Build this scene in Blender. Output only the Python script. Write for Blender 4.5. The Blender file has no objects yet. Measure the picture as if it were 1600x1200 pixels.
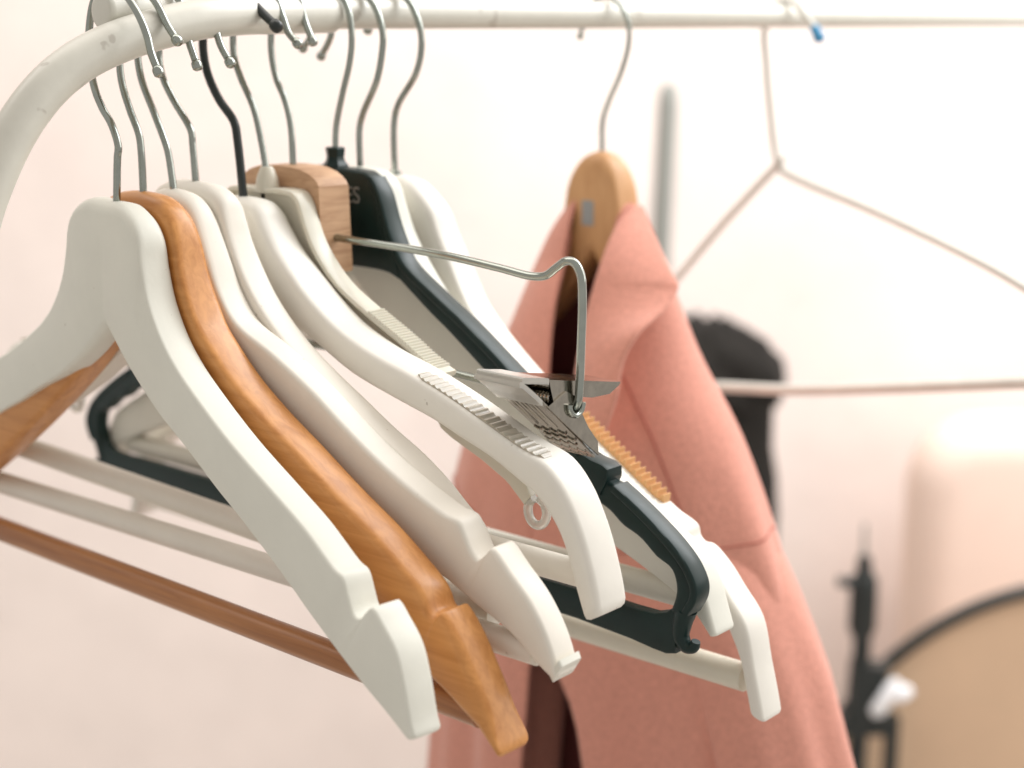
import bpy, math, random
from mathutils import Vector, Matrix
random.seed(7)
R = math.radians
scene = bpy.context.scene
col = scene.collection

# ------------------------------------------------------------------ camera
cam_data = bpy.data.cameras.new('camera')
cam_data.sensor_width = 36.0
cam_data.lens = 55.69
cam_data.clip_start = 0.02
cam_data.clip_end = 60.0
cam_data.dof.use_dof = True
cam_data.dof.focus_distance = 0.68
cam_data.dof.aperture_fstop = 5.0
cam = bpy.data.objects.new('camera', cam_data)
cam.location = (0.0, 0.0, 1.59398)
cam.rotation_euler = (R(90 - 12.749), 0, 0)
col.objects.link(cam)
scene.camera = cam
scene.render.resolution_x = 1024
scene.render.resolution_y = 768

# ------------------------------------------------------------------ world and lamps
world = bpy.data.worlds.new('World')
scene.world = world
world.use_nodes = True
bg = world.node_tree.nodes['Background']
bg.inputs['Color'].default_value = (1.0, 0.945, 0.885, 1)
bg.inputs['Strength'].default_value = 0.59

def area(name, loc, target, size, power, color):
    d = bpy.data.lights.new(name, 'AREA')
    d.shape = 'RECTANGLE'
    d.size, d.size_y = size
    d.energy = power
    d.color = color
    o = bpy.data.objects.new(name, d)
    o.location = loc
    v = Vector(target) - Vector(loc)
    o.rotation_euler = v.to_track_quat('-Z', 'Y').to_euler()
    col.objects.link(o)
    return o
# daylight from a large window to the right of the rack, plus two added overhead lamps washing the wall
area('window_light', (1.9, 1.0, 2.2), (0.25, 1.1, 1.3), (1.5, 1.5), 15.5, (1.0, 0.97, 0.94))
area('wall_wash_right', (1.3, 1.7, 2.75), (0.8, 2.6, 1.0), (1.8, 1.2), 58.0, (0.96, 0.98, 1.0))  # added lamp that drives the right part of the wall to white
area('wall_wash_left', (-0.6, 1.3, 2.9), (-0.5, 2.1, 0.7), (2.4, 1.2), 19.0, (1.0, 0.925, 0.86))  # added overhead lamp, brightens the left wall and the hanger tops

vs = scene.view_settings
vs.view_transform = 'Standard'
vs.look = 'None'
vs.exposure = 0.10
vs.gamma = 1.0
vs.use_curve_mapping = False
scene.render.engine = 'CYCLES'

# ------------------------------------------------------------------ materials
def mat(name, base, rough=0.5, metal=0.0, noise=None, bump=None, wood=None, sheen=0.0, trans=0.0, coat=0.0, spec=0.5, sss=0.0, wear=None):
    """noise=(scale, amount) mottles the colour; bump=(scale, strength, distance); wood=(dark colour, stretch axis scale)."""
    m = bpy.data.materials.new(name)
    m.use_nodes = True
    nt = m.node_tree
    N, L = nt.nodes, nt.links
    b = N['Principled BSDF']
    b.inputs['Base Color'].default_value = (*base, 1)
    b.inputs['Roughness'].default_value = rough
    b.inputs['Metallic'].default_value = metal
    b.inputs['Specular IOR Level'].default_value = spec
    b.inputs['Sheen Weight'].default_value = sheen
    b.inputs['Sheen Roughness'].default_value = 0.4
    b.inputs['Transmission Weight'].default_value = trans
    b.inputs['Coat Weight'].default_value = coat
    b.inputs['Coat Roughness'].default_value = 0.25
    if sss:
        b.inputs['Subsurface Weight'].default_value = sss
        b.inputs['Subsurface Radius'].default_value = (0.006, 0.004, 0.003)
        b.inputs['Subsurface Scale'].default_value = 1.0
    tc = N.new('ShaderNodeTexCoord')
    src = None
    if wood:
        dark, sc = wood
        mp = N.new('ShaderNodeMapping')
        mp.inputs['Scale'].default_value = sc
        L.new(tc.outputs['Object'], mp.inputs['Vector'])
        n1 = N.new('ShaderNodeTexNoise')
        n1.inputs['Scale'].default_value = 1.0
        n1.inputs['Detail'].default_value = 6.0
        n1.inputs['Roughness'].default_value = 0.62
        n1.inputs['Distortion'].default_value = 0.6
        L.new(mp.outputs['Vector'], n1.inputs['Vector'])
        r = N.new('ShaderNodeValToRGB')
        r.color_ramp.elements[0].position = 0.32
        r.color_ramp.elements[0].color = (*dark, 1)
        r.color_ramp.elements[1].position = 0.62
        r.color_ramp.elements[1].color = (*base, 1)
        L.new(n1.outputs['Fac'], r.inputs['Fac'])
        L.new(r.outputs['Color'], b.inputs['Base Color'])
        src = r.outputs['Color']
    if noise:
        sc, amt = noise
        n2 = N.new('ShaderNodeTexNoise')
        n2.inputs['Scale'].default_value = sc
        n2.inputs['Detail'].default_value = 5.0
        n2.inputs['Roughness'].default_value = 0.6
        L.new(tc.outputs['Object'], n2.inputs['Vector'])
        mr = N.new('ShaderNodeMapRange')
        mr.inputs['From Min'].default_value = 0.3
        mr.inputs['From Max'].default_value = 0.7
        mr.inputs['To Min'].default_value = 1.0 - amt
        mr.inputs['To Max'].default_value = 1.0
        L.new(n2.outputs['Fac'], mr.inputs['Value'])
        mx = N.new('ShaderNodeMixRGB')
        mx.blend_type = 'MULTIPLY'
        mx.inputs['Fac'].default_value = 1.0
        if src is not None:
            L.new(src, mx.inputs['Color1'])
        else:
            mx.inputs['Color1'].default_value = (*base, 1)
        L.new(mr.outputs['Result'], mx.inputs['Color2'])
        L.new(mx.outputs['Color'], b.inputs['Base Color'])
        src = mx.outputs['Color']
        rr = N.new('ShaderNodeMapRange')
        rr.inputs['To Min'].default_value = max(0.02, rough - 0.08)
        rr.inputs['To Max'].default_value = min(1.0, rough + 0.10)
        L.new(n2.outputs['Fac'], rr.inputs['Value'])
        L.new(rr.outputs['Result'], b.inputs['Roughness'])
    if wear:
        # small dents, specks and rubbed grey marks of their own shape
        wcol, wsc, th = wear
        n4 = N.new('ShaderNodeTexNoise')
        n4.inputs['Scale'].default_value = wsc
        n4.inputs['Detail'].default_value = 3.0
        L.new(tc.outputs['Object'], n4.inputs['Vector'])
        wr = N.new('ShaderNodeValToRGB')
        wr.color_ramp.elements[0].position = th
        wr.color_ramp.elements[0].color = (0, 0, 0, 1)
        wr.color_ramp.elements[1].position = th + 0.03
        wr.color_ramp.elements[1].color = (0.75, 0.75, 0.75, 1)
        L.new(n4.outputs['Fac'], wr.inputs['Fac'])
        wm = N.new('ShaderNodeMixRGB')
        L.new(wr.outputs['Color'], wm.inputs['Fac'])
        if src is not None:
            L.new(src, wm.inputs['Color1'])
        else:
            wm.inputs['Color1'].default_value = (*base, 1)
        wm.inputs['Color2'].default_value = (*wcol, 1)
        L.new(wm.outputs['Color'], b.inputs['Base Color'])
    if bump:
        sc, st, di = bump
        n3 = N.new('ShaderNodeTexNoise')
        n3.inputs['Scale'].default_value = sc
        n3.inputs['Detail'].default_value = 4.0
        L.new(tc.outputs['Object'], n3.inputs['Vector'])
        bp = N.new('ShaderNodeBump')
        bp.inputs['Strength'].default_value = st
        bp.inputs['Distance'].default_value = di
        L.new(n3.outputs['Fac'], bp.inputs['Height'])
        L.new(bp.outputs['Normal'], b.inputs['Normal'])
    return m

M = {}
M['wall'] = mat('pale_plaster', (0.91, 0.805, 0.75), 0.9, noise=(3.6, 0.11), bump=(16, 0.35, 0.006), spec=0.2)
M['wall_white'] = mat('white_plaster', (0.86, 0.85, 0.85), 0.9, noise=(2.0, 0.04), spec=0.2)
M['floor'] = mat('floor_board', (0.60, 0.565, 0.52), 0.6, noise=(3.0, 0.15))
M['rail'] = mat('white_powder_coat', (0.66, 0.645, 0.57), 0.34, noise=(90, 0.06), bump=(500, 0.08, 0.0004), coat=0.2, wear=((0.45, 0.42, 0.36), 60, 0.67))
M['paint'] = mat('white_painted_wood', (0.76, 0.755, 0.675), 0.5, noise=(45, 0.05), bump=(420, 0.10, 0.0005), wear=((0.42, 0.38, 0.31), 150, 0.735))
M['cream'] = mat('cream_painted_wood', (0.81, 0.765, 0.68), 0.5, noise=(40, 0.06), bump=(380, 0.10, 0.0005), wear=((0.45, 0.38, 0.30), 130, 0.735))
M['ivory'] = mat('ivory_painted_wood', (0.80, 0.77, 0.70), 0.46, noise=(50, 0.05), bump=(420, 0.08, 0.0005), wear=((0.40, 0.36, 0.30), 160, 0.735))
M['orange'] = mat('honey_varnished_wood', (0.67, 0.30, 0.085), 0.45, wood=((0.50, 0.195, 0.043), (9, 230, 170)), noise=(30, 0.08), bump=(300, 0.06, 0.0004), coat=0.3, spec=0.4)
M['brown'] = mat('brown_varnished_dowel', (0.43, 0.175, 0.048), 0.4, wood=((0.26, 0.088, 0.022), (10, 180, 180)), coat=0.3)
M['block'] = mat('raw_beech_block', (0.60, 0.37, 0.215), 0.55, wood=((0.42, 0.23, 0.12), (40, 30, 260)), noise=(60, 0.1))
M['pine'] = mat('pale_pine', (0.66, 0.37, 0.17), 0.5, wood=((0.52, 0.26, 0.10), (60, 60, 14)), noise=(40, 0.08))
M['plastic'] = mat('off_white_plastic', (0.68, 0.645, 0.54), 0.35, noise=(60, 0.05), sss=0.15, wear=((0.25, 0.2, 0.15), 170, 0.735))
M['black'] = mat('dark_green_black_plastic', (0.004, 0.022, 0.020), 0.36, noise=(80, 0.3), bump=(300, 0.05, 0.0004), spec=0.35)
M['blackwire'] = mat('black_coated_wire', (0.012, 0.018, 0.017), 0.35)
M['print'] = mat('grey_moulded_lettering', (0.20, 0.21, 0.20), 0.5)
M['chrome'] = mat('zinc_plated_wire', (0.38, 0.41, 0.375), 0.15, metal=1.0, noise=(120, 0.15))
M['steel'] = mat('nickel_plated_steel', (0.40, 0.37, 0.32), 0.13, metal=1.0, noise=(200, 0.2), bump=(700, 0.10, 0.0003))
M['rubber'] = mat('smoky_clear_rubber', (0.46, 0.42, 0.345), 0.3, sss=0.2, noise=(120, 0.2))
M['tan'] = mat('tan_rubber', (0.66, 0.37, 0.16), 0.55, noise=(120, 0.15), sss=0.1)
M['clear'] = mat('clear_plastic', (0.86, 0.84, 0.78), 0.2, trans=0.55)
M['coat'] = mat('pink_wool', (0.76, 0.35, 0.27), 0.9, noise=(420, 0.22), bump=(650, 0.7, 0.0012), sheen=0.25, spec=0.2)
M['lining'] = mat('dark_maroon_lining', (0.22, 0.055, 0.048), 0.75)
M['thread'] = mat('pink_seam', (0.40, 0.12, 0.09), 0.9)
M['wire'] = mat('white_coated_wire', (0.70, 0.70, 0.64), 0.4, noise=(60, 0.1))
M['blue'] = mat('blue_plastic_cap', (0.045, 0.27, 0.50), 0.4)
M['label'] = mat('grey_sticker', (0.30, 0.31, 0.31), 0.6)
M['pole'] = mat('grey_green_metal', (0.27, 0.275, 0.25), 0.6)
M['bag'] = mat('charcoal_cloth', (0.024, 0.021, 0.018), 0.95, noise=(9, 0.5), sheen=0.04, spec=0.2)
M['stand'] = mat('black_metal', (0.012, 0.016, 0.015), 0.45)
M['disc'] = mat('beige_cloth_disc', (0.60, 0.42, 0.28), 0.9, noise=(5, 0.12))
M['peach'] = mat('peach_upholstery', (0.88, 0.70, 0.60), 0.9, noise=(6, 0.06))
M['knob'] = mat('white_plastic', (0.85, 0.86, 0.88), 0.3)

# ------------------------------------------------------------------ mesh helpers
class MB:
    def __init__(self):
        self.v, self.f, self.mi = [], [], []
    def add(self, verts, faces, mi=0):
        o = len(self.v)
        self.v += [tuple(p) for p in verts]
        for f in faces:
            self.f.append(tuple(i + o for i in f))
            self.mi.append(mi)
    def loft(self, rings, cap=True, closed=True, mi=0):
        n = len(rings[0])
        vs_ = [p for r in rings for p in r]
        fs = []
        for i in range(len(rings) - 1):
            for j in range(n if closed else n - 1):
                k = (j + 1) % n
                fs.append((i*n + j, i*n + k, (i+1)*n + k, (i+1)*n + j))
        if cap and closed:
            fs.append(tuple(reversed(range(n))))
            fs.append(tuple((len(rings)-1)*n + j for j in range(n)))
        self.add(vs_, fs, mi)
    def box(self, lo, hi, mi=0):
        x0, y0, z0 = lo
        x1, y1, z1 = hi
        self.add([(x0,y0,z0),(x1,y0,z0),(x1,y1,z0),(x0,y1,z0),(x0,y0,z1),(x1,y0,z1),(x1,y1,z1),(x0,y1,z1)],
                 [(0,3,2,1),(4,5,6,7),(0,1,5,4),(1,2,6,5),(2,3,7,6),(3,0,4,7)], mi)
    def tube(self, pts, r, seg=12, mi=0, cap=True):
        pts = [Vector(p) for p in pts]
        n = len(pts)
        rad = r if isinstance(r, (list, tuple)) else [r]*n
        rings = []
        up = None
        for i in range(n):
            t = (pts[min(i+1, n-1)] - pts[max(i-1, 0)]).normalized()
            if up is None:
                up = Vector((0, 1, 0)) if abs(t.y) < 0.9 else Vector((1, 0, 0))
            a = (up - t*up.dot(t)).normalized()
            b = t.cross(a)
            up = a
            rings.append([tuple(pts[i] + (a*math.cos(2*math.pi*k/seg) + b*math.sin(2*math.pi*k/seg))*rad[i]) for k in range(seg)])
        self.loft(rings, cap=cap, mi=mi)
    def ball(self, c, r, seg=12, sq=(1, 1, 1), mi=0):
        rings = []
        for i in range(1, seg):
            th = math.pi*i/seg
            rings.append([(c[0] + r*sq[0]*math.sin(th)*math.cos(2*math.pi*k/seg), c[1] + r*sq[1]*math.sin(th)*math.sin(2*math.pi*k/seg), c[2] + r*sq[2]*math.cos(th)) for k in range(seg)])
        self.loft(rings, mi=mi)
    def build(self, name, mats, parent=None, smooth=True, angle=40, weld=True):
        me = bpy.data.meshes.new(name)
        me.from_pydata(self.v, [], self.f)
        mats = mats if isinstance(mats, (list, tuple)) else [mats]
        for m in mats:
            me.materials.append(M[m])
        me.polygons.foreach_set('material_index', self.mi)
        me.update()
        import bmesh
        bm = bmesh.new()
        bm.from_mesh(me)
        bmesh.ops.recalc_face_normals(bm, faces=bm.faces)
        bm.to_mesh(me)
        bm.free()
        if smooth:
            me.polygons.foreach_set('use_smooth', [True]*len(me.polygons))
            me.set_sharp_from_angle(angle=R(angle))
        o = bpy.data.objects.new(name, me)
        col.objects.link(o)
        if parent:
            o.parent = parent
        return o

def tag(o, label=None, cat=None, group=None, kind=None):
    if label: o['label'] = label
    if cat: o['category'] = cat
    if group: o['group'] = group
    if kind: o['kind'] = kind
    return o

def empty(name, loc, rot=(0, 0, 0)):
    o = bpy.data.objects.new(name, None)
    o.empty_display_size = 0.03
    o.location = loc
    o.rotation_euler = rot
    col.objects.link(o)
    return o

def spline(pts, n=6):
    """Centripetal-ish Catmull-Rom through the points."""
    P = [Vector(p) for p in pts]
    out = []
    for i in range(len(P) - 1):
        p0 = P[i-1] if i > 0 else P[0]*2 - P[1]
        p1, p2 = P[i], P[i+1]
        p3 = P[i+2] if i + 2 < len(P) else P[-1]*2 - P[-2]
        d0 = max((p1-p0).length, 1e-6)**0.5
        d1 = max((p2-p1).length, 1e-6)**0.5
        d2 = max((p3-p2).length, 1e-6)**0.5
        m1 = (p2 - p1) + d1*((p1-p0)/d0 - (p2-p0)/(d0+d1))
        m2 = (p2 - p1) + d1*((p3-p2)/d2 - (p3-p1)/(d1+d2))
        for k in range(n):
            t = k/n
            h = 2*t**3 - 3*t*t + 1, t**3 - 2*t*t + t, -2*t**3 + 3*t*t, t**3 - t*t
            out.append(p1*h[0] + m1*h[1] + p2*h[2] + m2*h[3])
    out.append(P[-1])
    return out

def resample(pts, fr):
    P = [Vector(p) for p in pts]
    L = [0.0]
    for i in range(1, len(P)):
        L.append(L[-1] + (P[i]-P[i-1]).length)
    out = []
    j = 0
    for f in fr:
        d = f*L[-1]
        while j < len(P) - 2 and L[j+1] < d:
            j += 1
        seg = max(L[j+1]-L[j], 1e-9)
        out.append(P[j].lerp(P[j+1], min(1, max(0, (d-L[j])/seg))))
    return out

def lerp_table(tab, x):
    if x >= tab[0][0]: return tab[0][1]
    for (a, va), (b, vb) in zip(tab, tab[1:]):
        if b <= x <= a:
            return va + (vb-va)*(x-a)/(b-a)
    return tab[-1][1]

def section(top, bot, T, r, w0=0.0, flat=3):
    """Rounded rectangle ring between a bottom and a top point of the (u, z) profile, T thick; metres."""
    c = (top + bot)/2
    v = top - bot
    h = v.length
    v = v/h if h > 1e-9 else Vector((0, 1))
    hh, ht = h/2, T/2
    r = min(r, hh*0.98, ht*0.98)
    ring = []
    for (sx, sy, a0) in ((1, 1, 0), (-1, 1, 90), (-1, -1, 180), (1, -1, 270)):
        for k in range(flat + 1):
            a = R(a0 + 90*k/flat)
            ww = sx*(ht - r) + r*math.cos(a)
            vv = sy*(hh - r) + r*math.sin(a)
            p = c + v*vv
            ring.append((p.x, w0 + ww, p.y))
    return ring


# ------------------------------------------------------------------ where the rail runs
P0 = Vector((-0.14106, 0.74709, 1.60))
RD = Vector((0.677126, 0.735867, 0.0))
HD = Vector((0.735867, -0.677126, 0.0))
def along(s, h=0.0, z=0.0):
    return P0 + RD*s + HD*h + Vector((0, 0, z))
RAIL_ROT = math.atan2(HD.y, HD.x)

# ------------------------------------------------------------------ setting: walls and floor
def quad_slab(name, a, b, z0, z1, th, m, kind='structure'):
    a, b = Vector(a), Vector(b)
    d = (b - a).normalized()
    n = Vector((-d.y, d.x))
    if n.y < 0: n = -n
    mb = MB()
    q = [a, b, b + n*th, a + n*th]
    mb.add([(p.x, p.y, z0) for p in q] + [(p.x, p.y, z1) for p in q],
           [(0,3,2,1),(4,5,6,7),(0,1,5,4),(1,2,6,5),(2,3,7,6),(3,0,4,7)])
    o = mb.build(name, m, smooth=False)
    return tag(o, kind=kind)
quad_slab('wall', (-2.6, 2.55), (3.2, 2.65), 0.0, 3.2, 0.1, 'wall')
mb = MB()
mb.box((-2.6, -1.2, -0.05), (3.2, 2.9, 0.0))
tag(mb.build('floor', 'floor', smooth=False), kind='structure')

# ------------------------------------------------------------------ the clothes rack
RR = 0.0078
rack = tag(empty('clothes_rack', along(0, 0, -1.60), (0, 0, RAIL_ROT)),
           'white metal clothes rack with a straight rail and a curved end post', 'clothes rack')
def rl(s, h=0.0, z=0.0):
    return (h, s, 1.60 + z)
mb = MB()
mb.tube([rl(-0.0535), rl(0.2), rl(0.6), rl(1.2), rl(1.9)], RR, 28)
rail = mb.build('rail', 'rail', rack)
mb = MB()
mb.tube([rl(-0.0557), rl(-0.0553), rl(-0.0547), rl(-0.0525)], [RR*0.7, RR*0.93, RR*1.0, RR*1.02], 28)
mb.build('end_cap', 'rail', rail)
arch = [(0.075,0.001,-0.0005),(0.040,0.004,-0.0009),(0.012,0.009,-0.0014),(-0.010,0.0115,-0.0030),(-0.0334,0.012,-0.0072),(-0.0558,0.012,-0.0130),(-0.0731,0.012,-0.0198),(-0.0868,0.012,-0.0280),(-0.0982,0.012,-0.0380),(-0.1075,0.012,-0.0490),(-0.1168,0.012,-0.0635),(-0.126,0.012,-0.082),(-0.135,0.012,-0.110),(-0.143,0.012,-0.155),(-0.147,0.012,-0.23),(-0.148,0.012,-0.9),(-0.148,0.012,-1.585)]
mb = MB()
mb.tube(spline([rl(s, h, z) for s, h, z in arch], 6), RR*1.17, 28)
mb.build('curved_post', 'rail', rack)
mb = MB()
mb.tube([rl(-0.148, -0.25, -1.587), rl(-0.148, 0.0, -1.587), rl(-0.148, 0.27, -1.587)], 0.0125, 20)
mb.build('foot', 'rail', rack)
mb = MB()
mb.tube(spline([rl(1.9, 0, -0.0), rl(1.96, 0, -0.02), rl(1.99, 0, -0.08), rl(2.0, 0, -0.2), rl(2.0, 0, -1.585)], 6), RR*1.04, 24)
mb.build('curved_post', 'rail', rack)
mb = MB()
mb.tube([rl(2.0, -0.25, -1.587), rl(2.0, 0.0, -1.587), rl(2.0, 0.27, -1.587)], 0.0125, 20)
mb.build('foot', 'rail', rack)

# ------------------------------------------------------------------ hanger profiles (u, z in mm, from the rail axis; right arm, mirrored for the left)
PROFILES={
 'A':dict(s=-52.3,yaw=-4,roll=-2.4,T=14.5,
  top=[(5.0,-82.5),(14.4,-82.5),(22.4,-85.4),(27.6,-89.0),(32.0,-95.4),(34.1,-106.3),(39.0,-121.6),(48.8,-136.4),(60.6,-147.1),(74.4,-156.1),(100.6,-170.6),(130.1,-183.8),(152.3,-193.8),(171.5,-205.0),(177.2,-207.0),(180.9,-214.3),(183.7,-219.7),(186.5,-220.9),(190.5,-219.4),(193.2,-215.9),(195.9,-213.7),(202.2,-218.4),(210.3,-226.6),(215.8,-240.0),(219.4,-252.5),(221.4,-257.0)],
  bot=[(-11.1,-137.8),(1.7,-145.1),(7.2,-148.5),(21.3,-156.5),(48.5,-172.4),(68.3,-182.0),(90.7,-194.1),(107.7,-202.3),(138.5,-218.8),(158.0,-230.3),(189.1,-246.8),(204.2,-253.6),(216.5,-259.7)]),
 'B':dict(s=-38.3,yaw=1,roll=0,T=17,
  top=[(2.8,-79.3),(17.0,-81.1),(25.9,-86.9),(31.2,-96.4),(35.4,-112.9),(45.3,-133.4),(53.7,-142.3),(67.1,-154.3),(87.4,-167.8),(107.2,-178.9),(132.5,-193.7),(155.7,-206.2),(172.0,-216.6),(180.9,-223.0),(183.7,-226.3),(186.8,-231.7),(190.6,-232.3),(193.1,-230.1),(195.5,-231.6),(202.7,-239.8),(209.7,-250.8),(215.4,-260.3),(221.4,-272.3),(223.7,-277.1)],
  bot=[(3.4,-128.0),(19.1,-142.2),(50.1,-162.6),(92.1,-189.8),(131.6,-218.2),(165.1,-244.6),(196.1,-264.1),(204.8,-269.1),(214.3,-274.5),(222.3,-279.2)]),
 'C':dict(s=-21.5,yaw=3,roll=0,T=14.5,
  top=[(1.2,-79.8),(12.5,-81.4),(17.7,-84.8),(21.8,-90.3),(25.7,-98.6),(30.7,-109.8),(37.3,-123.6),(47.5,-135.5),(70.2,-146.0),(96.0,-159.7),(112.2,-170.2),(135.0,-183.7),(153.2,-192.3),(162.4,-196.0),(172.2,-199.7),(179.5,-201.2),(182.9,-206.2),(186.6,-212.5),(190.0,-215.0),(194.8,-211.2),(197.1,-208.8),(206.4,-216.9),(216.8,-226.7),(224.6,-237.9),(229.1,-247.9),(230.4,-252.9)],
  bot=[(1.0,-126.0),(17.3,-142.1),(51.5,-162.8),(92.2,-184.1),(130.6,-205.5),(167.0,-224.5),(187.8,-234.8),(206.4,-242.5),(220.1,-252.1),(226.9,-256.0)]),
 'E':dict(s=-6.6,yaw=3,roll=-2.3,T=14.5,
  top=[(4.5,-77.0),(15.0,-78.0),(23.8,-82.6),(27.6,-90.4),(31.0,-99.4),(38.7,-113.1),(49.4,-126.4),(66.3,-140.8),(85.4,-152.4),(104.8,-162.2),(124.1,-172.2),(142.9,-180.8),(157.8,-189.6),(169.7,-198.4),(176.9,-203.1),(180.6,-208.9),(183.6,-213.2),(188.2,-215.4),(194.3,-219.4),(200.0,-226.2),(203.7,-232.2)],
  bot=[(6.0,-121.6),(22.6,-135.9),(53.3,-154.9),(91.2,-173.1),(127.1,-193.2),(161.3,-211.0),(181.5,-222.8),(194.0,-230.7),(201.7,-234.7)]),
 'D':dict(s=18.4,yaw=2,roll=0,T=21,
  top=[(5.0,-86.3),(14.2,-87.4),(19.5,-91.2),(22.5,-95.8),(31.3,-107.6),(39.9,-115.8),(54.7,-128.3),(72.2,-139.5),(94.6,-148.4),(118.0,-154.6),(142.3,-162.4),(164.2,-170.9),(180.1,-177.0),(195.6,-181.9),(205.8,-191.4),(213.3,-204.0),(218.4,-216.2),(222.8,-230.5),(224.2,-237.3)],
  bot=[(6.0,-125.3),(23.1,-135.7),(49.6,-144.7),(81.1,-159.3),(107.4,-166.9),(132.7,-173.3),(147.3,-178.2),(165.6,-184.3),(178.7,-190.3),(190.6,-196.3),(200.9,-206.6),(207.4,-218.7),(211.2,-230.2),(215.7,-242.2)]),
 'F':dict(s=33.0,yaw=3,roll=0,T=10,
  top=[(-0.4,-82.7),(15.6,-82.3),(22.7,-83.3),(26.9,-87.3),(30.5,-96.1),(35.4,-106.3),(42.8,-115.7),(52.8,-124.7),(72.7,-135.8),(92.4,-145.7),(106.5,-153.6),(117.4,-158.0)],
  bot=[(-3.9,-106.6),(9.7,-110.1),(22.8,-119.7),(35.6,-132.3),(48.4,-141.7),(72.2,-152.5),(92.1,-160.4),(106.3,-165.8),(117.2,-170.1)]),
 'Fb':dict(s=33.0,yaw=3,roll=0,T=5,
  top=[(114.9,-170.9),(126.4,-176.6),(145.2,-186.7),(161.7,-198.4),(166.4,-206.2)],
  bot=[(114.0,-184.8),(121.3,-188.4),(137.7,-194.8),(152.6,-202.1),(162.8,-211.3)]),
 'G':dict(s=49.4,yaw=0,roll=0,T=16,
  top=[(-2.0,-73.8),(15.4,-73.1),(29.2,-78.9),(44.9,-89.9)],
  bot=[(-1.6,-123.6),(13.1,-123.7),(27.5,-122.2),(50.7,-119.8)]),
 'Gw':dict(s=49.4,yaw=0,roll=0,T=0,
  top=[(28.3,-105.8),(64.6,-106.2),(107.0,-107.3),(138.6,-109.6),(159.4,-111.4),(166.7,-110.1),(172.1,-106.2),(177.5,-102.7),(182.1,-103.3),(185.3,-107.6),(186.4,-116.1),(186.0,-138.1),(185.2,-154.9),(183.5,-165.3)],
  bot=[(185.3,-166.1),(168.9,-163.7),(109.2,-161.1)]),
 'H':dict(s=76.9,yaw=1,roll=0,T=10.5,
  top=[(-2.5,-75.8),(13.1,-75.2),(24.7,-76.1),(30.5,-78.8),(35.8,-86.0),(40.8,-99.1),(45.1,-108.1),(51.6,-118.5),(72.3,-132.0),(93.3,-144.1),(115.7,-158.9),(143.3,-177.5),(164.3,-193.4),(169.9,-197.4),(180.2,-198.8),(179.5,-204.6),(183.9,-206.1),(193.7,-211.5),(204.4,-218.1),(217.4,-227.3),(225.4,-235.3),(229.4,-243.1),(229.2,-249.0),(225.4,-256.5)],
  bot=[(1.9,-124.0),(17.1,-124.1),(33.4,-123.5),(44.7,-125.5),(55.7,-132.2),(72.1,-142.9),(82.7,-149.4),(104.7,-164.7),(135.6,-186.3),(162.5,-205.7),(168.2,-210.7),(172.0,-214.4),(181.2,-218.5),(188.5,-223.6),(197.9,-227.2),(207.2,-234.0),(215.3,-237.7),(218.2,-244.4),(218.0,-250.3),(215.8,-256.5)]),
 'Hb':dict(s=76.9,yaw=1,roll=0,T=6,
  top=[(214.2,-257.6),(207.7,-262.6),(193.3,-261.7),(170.8,-261.1)],
  bot=[(220.6,-277.5),(214.0,-278.4),(187.8,-276.6),(162.6,-274.8)]),
 'I':dict(s=93.6,yaw=2,roll=0,T=17,
  top=[(0.4,-76.4),(14.3,-77.6),(21.0,-82.6),(25.3,-93.5),(30.4,-105.9),(38.2,-118.1),(49.0,-131.5),(64.0,-145.8),(85.1,-160.7),(109.7,-174.6),(133.5,-189.6),(160.3,-206.5),(182.6,-220.5),(200.6,-230.4),(212.9,-238.2),(220.1,-248.5),(224.9,-260.9),(227.9,-269.2)],
  bot=[(3.3,-134.6),(14.7,-146.7),(32.7,-161.1),(59.2,-177.2),(84.9,-192.8),(109.7,-207.9),(137.6,-223.3),(164.5,-238.1),(186.8,-247.2),(204.7,-255.2),(215.4,-261.7),(224.2,-270.7)]),
 'J':dict(s=117.8,yaw=2,roll=0,T=18,
  top=[(1.9,-82.2),(14.8,-84.0),(23.9,-89.6),(32.7,-98.1),(37.9,-109.1),(45.8,-123.1),(50.9,-132.5),(58.7,-144.7),(73.7,-159.2),(94.8,-175.9),(113.3,-189.3),(141.2,-207.0),(164.3,-221.7),(179.4,-230.6),(190.4,-235.8),(192.0,-240.5),(194.9,-243.0),(199.6,-243.2),(208.6,-249.8),(217.7,-260.1),(227.8,-272.4),(233.0,-291.8),(237.8,-310.2),(239.0,-315.8)],
  bot=[(4.5,-130.5),(18.2,-146.0),(45.2,-166.2),(75.8,-188.6),(109.3,-209.4),(141.5,-229.4),(172.3,-245.4),(198.3,-258.5),(214.6,-270.2),(219.7,-278.5),(225.0,-289.0),(228.9,-303.0),(231.7,-313.5)]),
 'K':dict(s=288.4,yaw=0,roll=0,T=22,
  top=[(-2.3,-80.6),(3.7,-83.3),(8.8,-91.3),(13.9,-106.9),(18.1,-121.0),(31.8,-150.3),(46.7,-175.4),(68.5,-199.2),(92.1,-222.3)],
  bot=[(0.5,-136.0),(4.6,-145.3),(19.9,-167.0),(39.8,-187.8),(64.2,-211.4),(88.0,-234.4)]),
}


def hanger_root(name, key, label, group=None, cat='hanger'):
    p = PROFILES[key]
    o = empty(name, along(p['s']/1000.0), (0, R(-p['roll']), RAIL_ROT + R(p['yaw'])))
    return tag(o, label, cat, group)

def mm(pts):
    return [Vector((u/1000.0, z/1000.0)) for u, z in pts]

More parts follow.
